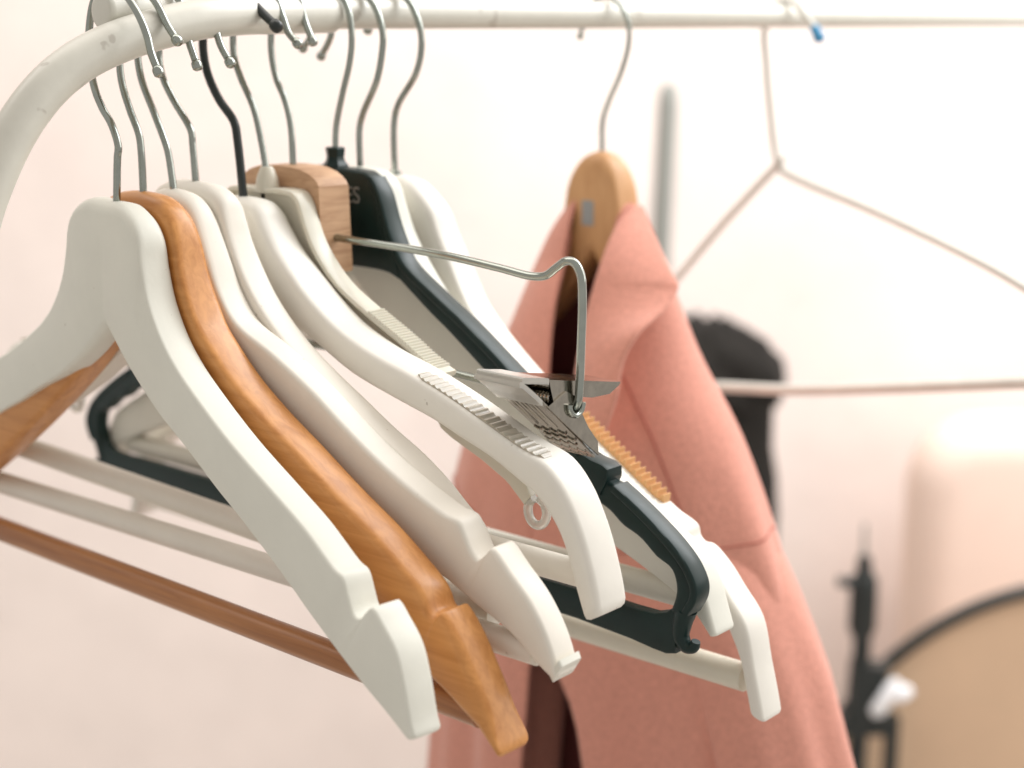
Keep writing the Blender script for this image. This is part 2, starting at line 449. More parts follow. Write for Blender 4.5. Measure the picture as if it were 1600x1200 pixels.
def arm_loft(mb, top, bot, T, r_neck=0.006, r_arm=0.0022, n=5, mirror=True, u0=0.0, bow=0.0, end_round=0.0016, tip_T=1.0, neck_T=1.0, r_tip=None):
    """Solid hanger body lofted tip to tip through the neck."""
    mt, mb_ = mm(top), mm(bot)
    ts = spline([Vector((2*mt[0].x - mt[1].x, mt[1].y))] + mt, n)[n:]
    L = [0.0]
    for i in range(1, len(ts)):
        L.append(L[-1] + (ts[i]-ts[i-1]).length)
    fr = [x/L[-1] for x in L]
    bs = resample(spline(mm(bot), 5), fr)
    rings = []
    for i, (a, b) in enumerate(zip(ts, bs)):
        f = fr[i]
        g = max(0.0, 1 - f/0.22)
        r = r_arm + (r_neck - r_arm)*g
        if r_tip:
            r += (r_tip - r_arm)*max(0.0, (f-0.72)/0.28)
        th = T*(1 + (tip_T-1)*f)*(1 + (neck_T-1)*g)
        rings.append((a - Vector((u0, 0)), b - Vector((u0, 0)), th, r, bow*f*f))
    # rounded end
    a, b, th, r, w = rings[-1]
    d = (ts[-1] - ts[-3])
    d.normalize()
    c = (a + b)/2
    e = end_round
    right = [section(a, b, th, r, w) for a, b, th, r, w in rings]
    right.append(section(c + (a-c)*0.93 + d*e*0.7, c + (b-c)*0.93 + d*e*0.7, th*0.93, r, w))
    right.append(section(c + (a-c)*0.78 + d*e, c + (b-c)*0.78 + d*e, th*0.78, r, w))
    if not mirror:
        mb.loft(right)
        return ts, rings
    left = [[(-x, y, z) for x, y, z in ring] for ring in right]
    # mirrored rings: reverse vertex order pairing so that the strip continues across the neck
    def flip(ring):
        n_ = len(ring)
        out = [None]*n_
        for j in range(n_):
            out[j] = ring[j]
        return out
    allr = [flip(r) for r in reversed(left[1:])] + right
    mb.loft(allr)
    return ts, rings

def make_hook(parent, pts, r=0.0017, m='chrome', tip=1.45, u0=0.0):
    P = spline([((u-u0)/1000.0, 0.0, z/1000.0) for u, z in pts], 7)
    mb = MB()
    mb.tube(P, r, 14)
    h = mb.build('hook', m, parent, angle=60)
    d = (P[-1] - P[-3]).normalized()
    mb = MB()
    q = [P[-1] - d*r*1.2, P[-1] - d*r*0.6, P[-1] + d*r*0.2, P[-1] + d*r*1.0, P[-1] + d*r*1.5]
    mb.tube(q, [r*0.98, r*tip*0.95, r*tip, r*tip*0.95, r*tip*0.6], 14)
    mb.build('hook_tip', m, h, angle=60)
    return h

def make_bar(parent, z, u1, r=0.0052, m='cream', u0=None, w=0.0, name='trouser_bar'):
    mb = MB()
    a = -u1 if u0 is None else u0
    mb.tube([(a/1000, w, z/1000), (a/2000, w, z/1000), (0.01, w, z/1000), (u1/2000, w, z/1000), (u1/1000, w, z/1000)], r, 20)
    return mb.build(name, m, parent)

def top_at(ts, f0, f1, n):
    return resample(ts, [f0 + (f1-f0)*i/(n-1) for i in range(n)])

def teeth(parent, name, m, ts, f0, f1, count, w0, w1, h=0.0022, proud=0.0006, u0=0.0, slant=0.0):
    """A moulded rubber strip with transverse saw teeth lying on the upper edge of an arm."""
    P = top_at(ts, f0, f1, count*4 + 1)
    A_, B_ = [], []
    for i, p in enumerate(P):
        t = (P[min(i+1, len(P)-1)] - P[max(i-1, 0)]).normalized()
        nn = Vector((-t.y, t.x))
        if nn.y < 0: nn = -nn
        ph = i % 4
        hh = proud + h*(0.0, 0.75, 1.0, 0.35)[ph]
        if i in (0, len(P)-1): hh = 0.0002
        q = p + nn*hh
        b = p - nn*0.0012
        k = min(1.0, min(i, len(P)-1-i)/5.0)
        wc = (w0+w1)/2
        hw = (w1-w0)/2*(0.55 + 0.45*k)
        A_.append([(q.x-u0, wc-hw, q.y), (q.x-u0, wc+hw, q.y), (b.x-u0, wc+hw, b.y), (b.x-u0, wc-hw, b.y)])
    mb = MB()
    mb.loft(A_)
    return mb.build(name, m, parent, smooth=False)

GROUP = 'coat hangers hung on the rail'

# --- front hanger: matte white wooden hanger
p = PROFILES['A']
UA = 1.0
hA = hanger_root('wooden_hanger', 'A', 'matte white wooden hanger at the very front of the row, nearest the curved post', GROUP)
hA.location += Vector((math.cos(RAIL_ROT + R(p['yaw'])), math.sin(RAIL_ROT + R(p['yaw'])), 0))*(UA/1000)
mb = MB()
tsA, _ = arm_loft(mb, [(UA, p['top'][0][1])] + [q for q in p['top'] if q[0] > UA + 8], [(UA, -140.5)] + [q for q in p['bot'] if q[0] > 10], p['T']/1000, r_neck=0.006, r_arm=0.0016, u0=UA/1000)
mb.build('body', 'paint', hA, angle=50)
make_hook(hA, [(3,-84),(5,-63),(6,-58),(1,-49),(-7,-42),(-13,-34),(-16,-24),(-16,-9),(-10,5),(1,10.5),(14,8.5),(25,1),(33,-9),(36,-16),(41,-23)], u0=UA)

# --- honey coloured hanger
p = PROFILES['B']
hB = hanger_root('wooden_hanger', 'B', 'honey orange varnished wooden hanger with a brown trouser bar, second in the row', GROUP)
mb = MB()
tsB, _ = arm_loft(mb, [(0, -79)] + p['top'][1:], [(0, -127.5), (19.8,-145), (50.7,-171), (92.7,-202), (132,-228), (165.7,-248.5)] + p['bot'][6:], p['T']/1000, r_neck=0.0062, r_arm=0.0034, neck_T=0.78, r_tip=0.0050, end_round=0.0030, tip_T=1.12)
mb.build('body', 'orange', hB, angle=50)
make_hook(hB, [(0,-82),(0,-61),(-1,-54),(-7,-43),(-12,-31),(-13,-20),(-12,-5),(-6,7),(4,10.5),(15,5),(24,-6),(30,-12)])
make_bar(hB, -270.5, 208, 0.0062, 'brown')

# --- cream hanger whose tip shows in front
p = PROFILES['C']
hC = hanger_root('wooden_hanger', 'C', 'cream wooden hanger with a worn end, right behind the orange one', GROUP)
mb = MB()
tsC, _ = arm_loft(mb, [(0, -79)] + p['top'][1:], [(0, -125.5), (19.2,-146), (53.3,-172), (93.9,-196), (132,-213), (168.3,-226)] + p['bot'][6:], p['T']/1000, r_neck=0.007, r_arm=0.0022)
mb.build('body', 'cream', hC, angle=50)
make_hook(hC, [(0,-82),(-3,-63),(-5,-58),(-12,-45),(-20,-30),(-22,-18),(-20,-3),(-13,7.5),(-2,10.5),(8,7),(13,-3),(15,-12),(20,-23)])
make_bar(hC, -250.0, 216, 0.0058, 'cream')
# worn end cap of the tip
mb = MB()
mb.loft([section(Vector((0.2312,-0.2475)), Vector((0.2265,-0.2555)), 0.0138, 0.0012), section(Vector((0.2325,-0.2500)), Vector((0.2278,-0.2578)), 0.0134, 0.0012)])
mb.build('tip_plate', 'paint', hC)

# --- nested white hanger
p = PROFILES['E']
hE = hanger_root('wooden_hanger', 'E', 'off-white wooden hanger nested behind the cream one, its tip hidden', GROUP)
mb = MB()
arm_loft(mb, [(0, -76.8)] + p['top'][1:], [(0, -121.2)] + p['bot'][1:], p['T']/1000, r_neck=0.007, r_arm=0.0026)
mb.build('body', 'cream', hE, angle=50)
make_hook(hE, [(0,-80),(-2,-60),(-3,-54),(-15,-41),(-22,-32),(-25,-24),(-24,-10),(-17,4),(-5,10.5),(6,7),(14,-4),(19,-14),(25,-21)])
make_bar(hE, -239.0, 190, 0.0060, 'cream')

# --- hanger on a black hook with the smoky rubber grip
p = PROFILES['D']
hD = hanger_root('wooden_hanger', 'D', 'ivory hanger on a black hook with smoky ribbed rubber grips and rounded drooping tips', GROUP)
mb = MB()
tsD, _ = arm_loft(mb, [(0, -85.8)] + p['top'][1:], [(0, -125)] + p['bot'][1:], p['T']/1000, r_neck=0.007, r_arm=0.0032, end_round=0.003, neck_T=0.85)
mb.build('body', 'ivory', hD, angle=55)
make_hook(hD, [(0,-90),(-3,-60),(-5,-51),(-16,-40),(-24,-27),(-26,-14),(-23,-2),(-14,8),(-1,11),(9,6),(19,-1),(27,-6)], 0.0021, 'blackwire')
for sgn in (1, -1):
    g = teeth(hD, 'grip_strip', 'rubber', [Vector((sgn*q.x, q.y)) for q in tsD], 0.50, 0.765, 22, -0.0080, 0.0010, 0.0008, 0.0003)
make_bar(hD, -228.5, 209, 0.0058, 'cream', u0=60)

# --- off-white plastic hanger with ribbed flange and a loop
p = PROFILES['F']
hF = hanger_root('plastic_hanger', 'F', 'thin off-white plastic hanger with ribbed flanges and small end loops', GROUP)
def sided(fn):
    for sgn in (1, -1):
        fn(sgn)
mb = MB()
ts = spline(mm([(0, -82.7)] + p['top'][1:]), 5)
rings_f = []
for i, q in enumerate(ts):
    t = (ts[min(i+1, len(ts)-1)] - ts[max(i-1, 0)]).normalized()
    nn = Vector((t.y, -t.x))
    if nn.y > 0: nn = -nn
    rings_f.append((q, q + nn*0.0026))
right = [section(a, b, 0.0105, 0.0008, flat=2) for a, b in rings_f]
left = [[(-x, y, z) for x, y, z in r_] for r_ in reversed(right[1:])]
mb.loft(left + right)
L = [0.0]
for i in range(1, len(ts)):
    L.append(L[-1] + (ts[i]-ts[i-1]).length)
fr = [x/L[-1] for x in L]
bs = resample(mm(p['bot']), fr)
right = [section(a - Vector((0, 0.0015)), b, 0.0036, 0.0006, flat=1) for a, b in zip(ts, bs)]
left = [[(-x, y, z) for x, y, z in r_] for r_ in reversed(right[1:])]
mb.loft(left + right)
mb.build('body', 'plastic', hF, angle=45)
mb = MB()
mb.tube([(0, 0, -0.0845), (0, 0, -0.078), (0, 0, -0.0735), (0, 0, -0.0725)], [0.0062, 0.0052, 0.0034, 0.0026], 16)
mb.build('collar', 'plastic', hF)
make_hook(hF, [(0,-77),(-3,-62),(-8,-45),(-17,-30),(-21,-20),(-20,-6),(-13,6),(-1,10.5),(9,7),(15,-3),(18,-9),(24,-14)])
pb = PROFILES['Fb']
for sgn in (1, -1):
    mb = MB()
    t2 = spline(mm([(sgn*u, z) for u, z in [(110,-156)] + pb['top']]), 4)
    b2 = resample(mm([(sgn*u, z) for u, z in [(104,-168)] + pb['bot']]), [i/(len(t2)-1) for i in range(len(t2))])
    mb.loft([section(a, b, 0.0048, 0.0010, flat=2) for a, b in zip(t2, b2)])
    mb.build('arm_end', 'plastic', hF)
    mb = MB()
    c = Vector((sgn*0.1685, -0.2135))
    loop = [(c.x + sgn*0.0052*math.cos(a), 0.0, c.y + 0.0062*math.sin(a)) for a in [R(110 + 330*i/26) for i in range(27)]]
    mb.tube(loop, 0.0021, 12)
    mb.build('end_loop', 'clear', hF)
    # transverse ribs on the flange
    mb = MB()
    for q in top_at([Vector((sgn*v_.x, v_.y)) for v_ in ts], 0.66, 0.965, 24):
        mb.box((q.x-0.0007, -0.0050, q.y-0.0004), (q.x+0.0007, 0.0050, q.y+0.0009))
    mb.build('ribbed_grip', 'plastic', hF, smooth=False)

# --- trouser hanger: wooden block, bent wire, two spring clips
hG = hanger_root('trouser_hanger', 'G', 'trouser hanger with a raw wooden block, bent wire and shiny spring clips', GROUP)
mb = MB()
blk_top = [(0,-72.5),(9,-72.7),(16,-73.4),(22,-75),(26,-77),(28.6,-79),(29.8,-81)]
blk_bot = [(0,-124),(9,-124),(16,-124),(22,-124),(27,-123.8),(30,-123.5),(31.6,-123)]
BT, BB = mm(blk_top), mm(blk_bot)
right = [section(a, b, 0.019, 0.0010, flat=2) for a, b in zip(BT, BB)]
left = [[(-x, y, z) for x, y, z in r_] for r_ in reversed(right[1:])]
mb.loft(left + right)
mb.build('wooden_block', 'block', hG, angle=25)
make_hook(hG, [(0,-76),(-1,-53),(-5,-41),(-11,-31),(-14,-18),(-13,-6),(-8,6),(0,10.5),(8,6),(12,-4),(17,-13)])
wr = [(24,-106.0),(64.6,-106.4),(107,-107.6),(138.6,-109.8),(158,-111.4),(166,-110.2),(172,-106.2),(177.5,-102.9),(182,-103.3),(185.3,-107.6),(186.4,-116),(186,-138),(185.4,-155),(184.2,-163.5),(180.5,-166.8),(176,-166.2),(168,-164.6),(140,-162.4),(109,-161.4),(50,-161.2),(0,-161.2)]
full = [(-u if u < 100 else -100 - (u-100)*0.55, z) for u, z in wr] + [(u, z) for u, z in reversed(wr)][1:]
mb = MB()
mb.tube(spline([(u/1000, 0, z/1000) for u, z in full], 6), 0.00185, 14)
mb.build('bent_wire', 'chrome', hG, angle=60)
def clip(u_far, u_near, sgn):
    root = None
    def pl(pts, th, name, par, lo=u_far, hi=u_near, emboss=False):
        """sheet following a (w, z) polyline, th thick, spanning u"""
        mb = MB()
        P = [Vector((w/1000, z/1000)) for w, z in pts]
        rings = []
        for i, q in enumerate(P):
            t = (P[min(i+1, len(P)-1)] - P[max(i-1, 0)]).normalized()
            n_ = Vector((-t.y, t.x))*th/2
            k = i/(len(P)-1)
            m_ = (hi+lo)/2
            hw = (hi-lo)/2*(1.0 - 0.16*k)
            x0, x1 = sgn*(m_-hw)/1000, sgn*(m_+hw)/1000
            a, b = q + n_, q - n_
            rings.append([(x0, a.x, a.y), (x1, a.x, a.y), (x1, b.x, b.y), (x0, b.x, b.y)])
        mb.loft(rings)
        return mb.build(name, 'steel', par, smooth=False)
    J, T_, L_ = (-31, -149), (33, -160.5), (16, -191)
    up = pl([J, (-20,-150.6), (-5,-153.6), (10,-156.2), (24,-158.9), (30,-160.0), T_], 0.0011, 'clip_plate', hG)
    dn = pl([(-32,-151), (-20,-160.2), (-8,-170.2), (4,-180.4), (11,-187), L_], 0.0011, 'clip_plate', hG)
    mb = MB()
    lip = [(-4,-153.6),(10,-156.2),(24,-158.9),(33,-160.6),(32.5,-161.6),(26,-164.4),(14,-164.0),(4,-161.8)]
    for uu in (u_near - 2.6, u_far + 2.0):
        v0 = [(sgn*(uu-0.4)/1000, w/1000, z/1000) for w, z in lip]
        v1 = [(sgn*(uu+0.4)/1000, w/1000, z/1000) for w, z in lip]
        mb.add(v0 + v1, [tuple(range(8)), tuple(range(8, 16))] + [(i, (i+1) % 8, 8 + (i+1) % 8, 8 + i) for i in range(8)])
    mb.build('handle_lip', 'steel', up, smooth=False)
    # pivot ears folded down from the plates, near and far side
    for uu in (u_near - 1.2, u_far + 1.2):
        mb = MB()
        for poly in ([(-16,-151.8),(6,-155.9),(-2,-163.5),(-8,-166.0),(-13,-161.5)],
                     [(-18,-162.2),(-6,-157.5),(0,-160.5),(3,-166.5),(9,-176.0),(15.5,-183.5),(16.2,-190.0),(3,-179.6)]):
            n_ = len(poly)
            off = 0.0 if len(poly) == 5 else 0.9
            v0 = [(sgn*(uu-0.4+off)/1000, w/1000, z/1000) for w, z in poly]
            v1 = [(sgn*(uu+0.4+off)/1000, w/1000, z/1000) for w, z in poly]
            mb.add(v0 + v1, [tuple(range(n_)), tuple(range(n_, 2*n_))] + [(i, (i+1) % n_, n_ + (i+1) % n_, n_ + i) for i in range(n_)])
        mb.build('clip_ear', 'steel', hG, smooth=False)
    # spring: a coil round the pivot with two legs
    mb = MB()
    coil = [(sgn*(u_far + 5 + (u_near-u_far-10)*i/72)/1000, (-7 + 4.0*math.cos(i*2*math.pi/9))/1000, (-161.5 + 4.0*math.sin(i*2*math.pi/9))/1000) for i in range(73)]
    mb.tube(coil, 0.00085, 8)
    mb.tube([(sgn*(u_near-5)/1000, -0.003, -0.1615), (sgn*(u_near-5)/1000, 0.010, -0.1585)], 0.0008, 8)
    mb.tube([(sgn*(u_far+5)/1000, -0.006, -0.165), (sgn*(u_far+5)/1000, 0.004, -0.1785)], 0.0008, 8)
    mb.build('spring', 'steel', hG)
    # wire eye seen where the bent wire meets the clip
    mb = MB()
    mb.tube([(sgn*(u_near+1.0)/1000, (-0.4 + 4.4*math.cos(R(a)))/1000, (-164.2 + 4.6*math.sin(R(a)))/1000) for a in range(-190, 20, 15)], 0.0013, 10)
    mb.build('wire_eye', 'chrome', hG)
    # clear jaw pads
    mb = MB()
    def pad(pts, h0):
        rings = []
        for w, z in pts:
            rings.append([(sgn*(u_far-0.8)/1000, w/1000, (z+h0)/1000), (sgn*(u_near+0.8)/1000, w/1000, (z+h0)/1000), (sgn*(u_near+0.8)/1000, w/1000, (z-h0)/1000), (sgn*(u_far-0.8)/1000, w/1000, (z-h0)/1000)])
        mb.loft(rings)
    pad([(-34.5,-148.6), (-33.5,-148.2), (-26,-149.6), (-19,-150.8), (-18,-151.2)], 1.3)
    pad([(-36.0,-149.6), (-34.5,-150.0), (-27,-155.6), (-22,-159.8)], 1.3)
    mb.build('jaw_pad', 'clear', hG, smooth=False)
    # embossed ridges and scales on the lower handle
    mb = MB()
    for k in range(3):
        uu = u_far + 5.5 + 5.5*k
        mb.tube([(sgn*uu/1000, (-26+2)/1000*1.0, -0.1575), (sgn*uu/1000, -0.012, -0.1676), (sgn*uu/1000, -0.003, -0.1752)], 0.0008, 8)
    for row in range(5):
        for c_ in range(4):
            f = row/4.0
            w = -1.0 + 14.5*f
            z = -176.9 - 12.2*f
            uu = u_far + 5.0 + 4.6*c_ + (2.3 if row % 2 else 0) - 1
            a = [(sgn*(uu + 2.1*math.cos(R(t_)))/1000, (w + 1.6*math.sin(R(t_)))/1000, (z - 1.35*math.sin(R(t_)) - 0.4)/1000) for t_ in range(0, 200, 30)]
            mb.tube(a, 0.00045, 6)
    mb.build('embossed_relief', 'steel', dn)
clip(158.5, 183.0, 1)
clip(104.0, 128.5, -1)

# --- black plastic hanger
p = PROFILES['H']
hH = hanger_root('plastic_hanger', 'H', 'black plastic hanger with grey ES lettering and looped ends', GROUP)
def pieces(sgn):
    mb = MB()
    tt, bb = mm(p['top'][4:]), mm(p['bot'][3:])
    ts_ = spline(mm(p['top'][3:]), 4)
    L = [0.0]
    for i in range(1, len(ts_)):
        L.append(L[-1] + (ts_[i]-ts_[i-1]).length)
    fr = [x/L[-1] for x in L]
    bs_ = resample(spline(mm(p['bot'][2:]), 4), fr)
    rings = [section(Vector((sgn*a.x, a.y)), Vector((sgn*b.x, b.y)), 0.0092, 0.0022) for a, b in zip(ts_, bs_)]
    mb.loft(rings)
    mb.build('arm', 'black', hH, angle=45)
    # moulded flange along the outer edge
    mb = MB()
    def flange(pts):
        q_ = spline(mm(pts), 5)
        rr = []
        for i, a in enumerate(q_):
            t = (q_[min(i+1, len(q_)-1)] - q_[max(i-1, 0)]).normalized()
            nn = Vector((t.y, -t.x))
            rr.append(section(Vector((sgn*(a.x-nn.x*0.0005), a.y-nn.y*0.0005)), Vector((sgn*(a.x + nn.x*0.0034), a.y + nn.y*0.0034)), 0.0112, 0.0011, flat=2))
        mb.loft(rr)
    flange(p['top'][3:13])
    flange(p['top'][16:])
    mb.build('flange', 'black', hH, angle=45)
    # strap nub
    mb = MB()
    mb.loft([section(Vector((sgn*a[0], a[1])), Vector((sgn*a[2], a[3])), 0.0112, 0.0012, flat=2) for a in
             ((0.1660,-0.1945,0.1620,-0.2035), (0.1712,-0.1962,0.1665,-0.2090), (0.1770,-0.1972,0.1705,-0.2120), (0.1806,-0.1990,0.1765,-0.2120), (0.1808,-0.2030,0.1785,-0.2080))])
    mb.build('strap_nub', 'black', hH, angle=40)
    # end hook under the loop
    mb = MB()
    mb.tube(spline([(sgn*0.2215, 0, -0.2560), (sgn*0.2195, 0, -0.2630), (sgn*0.2190, 0, -0.2690), (sgn*0.2220, 0, -0.2730), (sgn*0.2258, 0, -0.2725), (sgn*0.2270, 0, -0.2695)], 5),
            [0.0050 - 0.0029*i/25 for i in range(26)], 12)
    mb.build('end_hook', 'black', hH)
sided(pieces)
mb = MB()
tt = mm([(0,-75.4),(13.1,-75.2),(24.7,-76.1),(30.5,-78.8),(35.8,-86.0),(40.8,-99.1),(45.1,-108.1)])
bb = mm([(0,-124),(12,-124),(22,-124),(29,-124),(35,-124.2),(42,-125),(49,-127.5)])
right = [section(a, b, 0.0096, 0.0016) for a, b in zip(tt, bb)]
mb.loft([[(-x, y, z) for x, y, z in r_] for r_ in reversed(right[1:])] + right)
mb.build('centre_plate', 'black', hH, angle=45)
mb = MB()
right = [section(Vector((u/1000, a/1000)), Vector((u/1000, b/1000)), 0.0062, 0.0010, flat=2) for u, a, b in ((0,-260.3,-274.8),(80,-260.3,-274.8),(162,-260.5,-275),(193,-261.2,-276.6),(206,-261.0,-278),(213,-258.5,-278.4),(218,-254,-277))]
mb.loft([[(-x, y, z) for x, y, z in r_] for r_ in reversed(right[1:])] + right)
mb.build('lower_bar', 'black', hH, angle=45)
mb = MB()
mb.tube([(0, 0, -0.0770), (0, 0, -0.0745), (0, 0, -0.0722), (0, 0, -0.0704), (0, 0, -0.0662), (0, 0, -0.0655)], [0.0075, 0.0068, 0.0050, 0.0046, 0.0052, 0.0046], 6)
mb.build('collar', 'black', hH, smooth=False)
make_hook(hH, [(0,-72),(1,-56),(6,-40),(12,-24),(14,-13),(13,-2),(8,7),(0,10.5),(-9,7),(-14,-2),(-17,-12),(-22,-17)], 0.0016)
# moulded lettering on the face that looks along the rail
cu = bpy.data.curves.new('lettering', 'FONT')
cu.body = 'ES'
cu.size = 0.0118
cu.extrude = 0.00018
tmp = bpy.data.objects.new('lettering_source', cu)
col.objects.link(tmp)
dg = bpy.context.evaluated_depsgraph_get()
me = bpy.data.meshes.new_from_object(tmp.evaluated_get(dg))
bpy.data.objects.remove(tmp)
me.name = 'lettering'
me.materials.clear()
me.materials.append(M['print'])
lt = bpy.data.objects.new('lettering', me)
col.objects.link(lt)
lt.parent = hH
lt.rotation_euler = (R(90), 0, 0)
lt.location = (0.0117, -0.00498, -0.0920)

# --- two broad white hangers at the far end of the row
p = PROFILES['I']
hI = hanger_root('wooden_hanger', 'I', 'broad plain white hanger directly behind the black plastic one', GROUP)
mb = MB()
arm_loft(mb, [(0, -76.2)] + p['top'][1:], [(0, -134)] + p['bot'][1:], p['T']/1000, r_neck=0.006, r_arm=0.0022)
mb.build('body', 'paint', hI, angle=50)
make_hook(hI, [(0,-79),(0,-57),(3,-49),(13,-33),(17,-20),(18,-10),(14,1),(8,7.5),(0,10.5),(-10,7),(-17,-3),(-20,-12),(-27,-21)])
make_bar(hI, -258.5, 207, 0.0062, 'paint')

p = PROFILES['J']
hJ = hanger_root('wooden_hanger', 'J', 'white hanger with tan saw-tooth rubber grips, last of the packed row', GROUP)
mb = MB()
tsJ, _ = arm_loft(mb, [(0, -82)] + p['top'][1:], [(0, -130)] + p['bot'][1:], p['T']/1000, r_neck=0.006, r_arm=0.0024)
mb.build('body', 'ivory', hJ, angle=50)
make_hook(hJ, [(0,-86),(0,-55),(3,-46),(16,-30),(20,-19),(20,-9),(15,2),(9,8),(0,10.5),(-9,7),(-15,-2),(-18,-8)])
mb = MB()
mb.tube([(0, 0, -0.083), (0, 0, -0.0805), (0, 0, -0.0795)], [0.0036, 0.0034, 0.0022], 14)
mb.build('ferrule', 'chrome', hJ)
for sgn in (1, -1):
    teeth(hJ, 'grip_strip', 'tan', [Vector((sgn*q.x, q.y)) for q in tsJ], 0.475, 0.665, 18, 0.0005, 0.0085, 0.0030, 0.0008)
make_bar(hJ, -301.5, 224, 0.0068, 'plastic')

# ------------------------------------------------------------------ pine hanger and the pink coat on it
p = PROFILES['K']
hK = hanger_root('wooden_hanger', 'K', 'pale pine hanger carrying the pink coat, apart from the row', GROUP)
mb = MB()
arm_loft(mb, [(0, -79.5), (7, -81.5), (14, -88), (18.5, -98), (20.5, -108), (22, -118), (27, -133), (42, -160), (54, -177), (60, -185)],
         [(0, -141), (5, -148), (12, -158), (22, -170), (38, -187), (48, -197), (55, -203)], 0.021, r_neck=0.009, r_arm=0.005, neck_T=1.0)
mb.build('body', 'pine', hK, angle=60)
make_hook(hK, [(0,-82),(0,-62),(4,-51),(14,-32),(19,-16),(18,-3),(10,7.5),(0,10.5),(-9,7),(-15,-3),(-18,-12)], 0.0015)
mb = MB()
mb.box((-0.0065, -0.01075, -0.1235), (0.0025, -0.0104, -0.1085))
mb.build('size_sticker', 'label', hK, smooth=False)

pc = PROFILES['K']
coat = tag(empty('coat', along(pc['s']/1000.0), (0, 0, RAIL_ROT)), 'pink wool coat with wide lapels hanging open on the pine hanger', 'coat')
S_TAB = [(-106,20),(-111,25),(-130,41),(-156,55),(-203,79),(-237,106),(-272,125),(-300,138),(-325,148),(-350,152),(-420,154),(-560,164),(-1000,215)]
B_TAB = [(-106,12),(-111,15),(-156,30),(-203,46),(-250,58),(-300,64),(-450,74),(-800,92),(-1000,98)]
UR_TAB = [(-106,15),(-111,20),(-160,24),(-205,21),(-235,8),(-270,1),(-360,2),(-400,38),(-470,54),(-800,64),(-1000,66)]
UL_TAB = [(-106,-12),(-111,-12),(-160,-9),(-205,-8),(-235,-5),(-270,2),(-360,6),(-400,6),(-470,3),(-800,-4),(-1000,-6)]
SL_TAB = [(-106,20),(-111,25),(-130,41),(-156,55),(-203,79),(-237,100),(-300,117),(-430,124),(-600,135),(-1000,170)]
def body_point(phi, z, out=0.0):
    k_ = max(0.0, -math.cos(phi))
    S, b = lerp_table(S_TAB, z)*(1-k_) + lerp_table(SL_TAB, z)*k_, lerp_table(B_TAB, z)
    a = math.sqrt(max(S*S - (0.75*b)**2, 100.0))
    k = min(1.0, max(0.0, (-z-230)/260.0))
    wav = 1 + k*(0.075*math.sin(5.0*phi + 0.4) + 0.05*math.sin(12.0*phi + 1.3 + z*0.004))
    c, s_ = math.cos(phi), math.sin(phi)
    return Vector(((a*wav + out)*c/1000, -(b*wav + out)*s_/1000, z/1000))
def edge_phi(u, z):
    S, b = lerp_table(S_TAB, z), lerp_table(B_TAB, z)
    a = math.sqrt(max(S*S - (0.75*b)**2, 100.0))
    return math.acos(max(-0.92, min(0.92, u/a)))
ZS = [-106,-109,-114,-120,-128,-138,-150,-164,-180,-196,-212,-228,-244,-260,-276,-292,-310,-330,-352,-376,-402,-430,-460,-492,-526,-562,-600,-650,-710,-780,-860,-940,-1000]
rings = []
NPH = 88
for z in ZS:
    p0 = edge_phi(lerp_table(UR_TAB, z), z)
    p1 = edge_phi(lerp_table(UL_TAB, z), z) - 2*math.pi
    ring = [body_point(p0 + (p1-p0)*j/NPH, z) for j in range(NPH+1)]
    rings.append([tuple(q) for q in ring])
mb = MB()
mb.loft(rings, cap=False, closed=False)
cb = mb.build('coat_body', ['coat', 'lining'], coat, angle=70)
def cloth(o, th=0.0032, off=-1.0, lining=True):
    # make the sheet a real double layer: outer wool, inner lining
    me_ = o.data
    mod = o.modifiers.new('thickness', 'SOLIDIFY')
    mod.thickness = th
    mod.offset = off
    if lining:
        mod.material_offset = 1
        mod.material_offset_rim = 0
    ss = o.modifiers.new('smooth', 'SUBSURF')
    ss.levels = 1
    ss.render_levels = 1
def orient(o, centre):
    """make the sheet's normals point away from a centre line"""
    me_ = o.data
    s_ = 0.0
    for pl_ in me_.polygons:
        c = Vector(pl_.center) - Vector((centre[0], centre[1], pl_.center.z))
        s_ += c.dot(pl_.normal)*pl_.area
    if s_ < 0:
        me_.flip_normals()
orient(cb, (0, 0))
cloth(cb)

def sleeve(ctab, sgn, rx=43, ry=42):
    mb = MB()
    rings = []
    zs = [-262,-272,-284,-297,-312,-330,-352,-376,-402,-430,-462,-496,-530,-570,-620,-680,-740,-800]
    for z in zs:
        c = lerp_table(ctab, z)
        g = min(1.0, max(0.15, (-z-252)/55.0))**0.6
        ring = []
        for j in range(48):
            a = 2*math.pi*j/48
            wv = 1 + min(1, max(0, (-z-300)/150))*(0.075*math.sin(4*a + 0.8 + z*0.003) + 0.05*math.sin(9*a + 2.0 + z*0.006))
            ring.append(((c + rx*g*wv*math.cos(a))/1000, (ry*g*wv*math.sin(a) - 4)/1000, (z + 7*math.cos(a)*sgn*(1-g))/1000))
        rings.append(ring)
    mb.loft(rings)
    o = mb.build('sleeve', 'coat', coat, angle=80)
    return o
sleeve([(-262,70),(-297,82),(-327,101),(-368,123),(-418,140),(-500,166),(-600,188),(-800,215)], 1)
sleeve([(-262,-58),(-300,-66),(-430,-78),(-530,-88),(-800,-110)], -1)

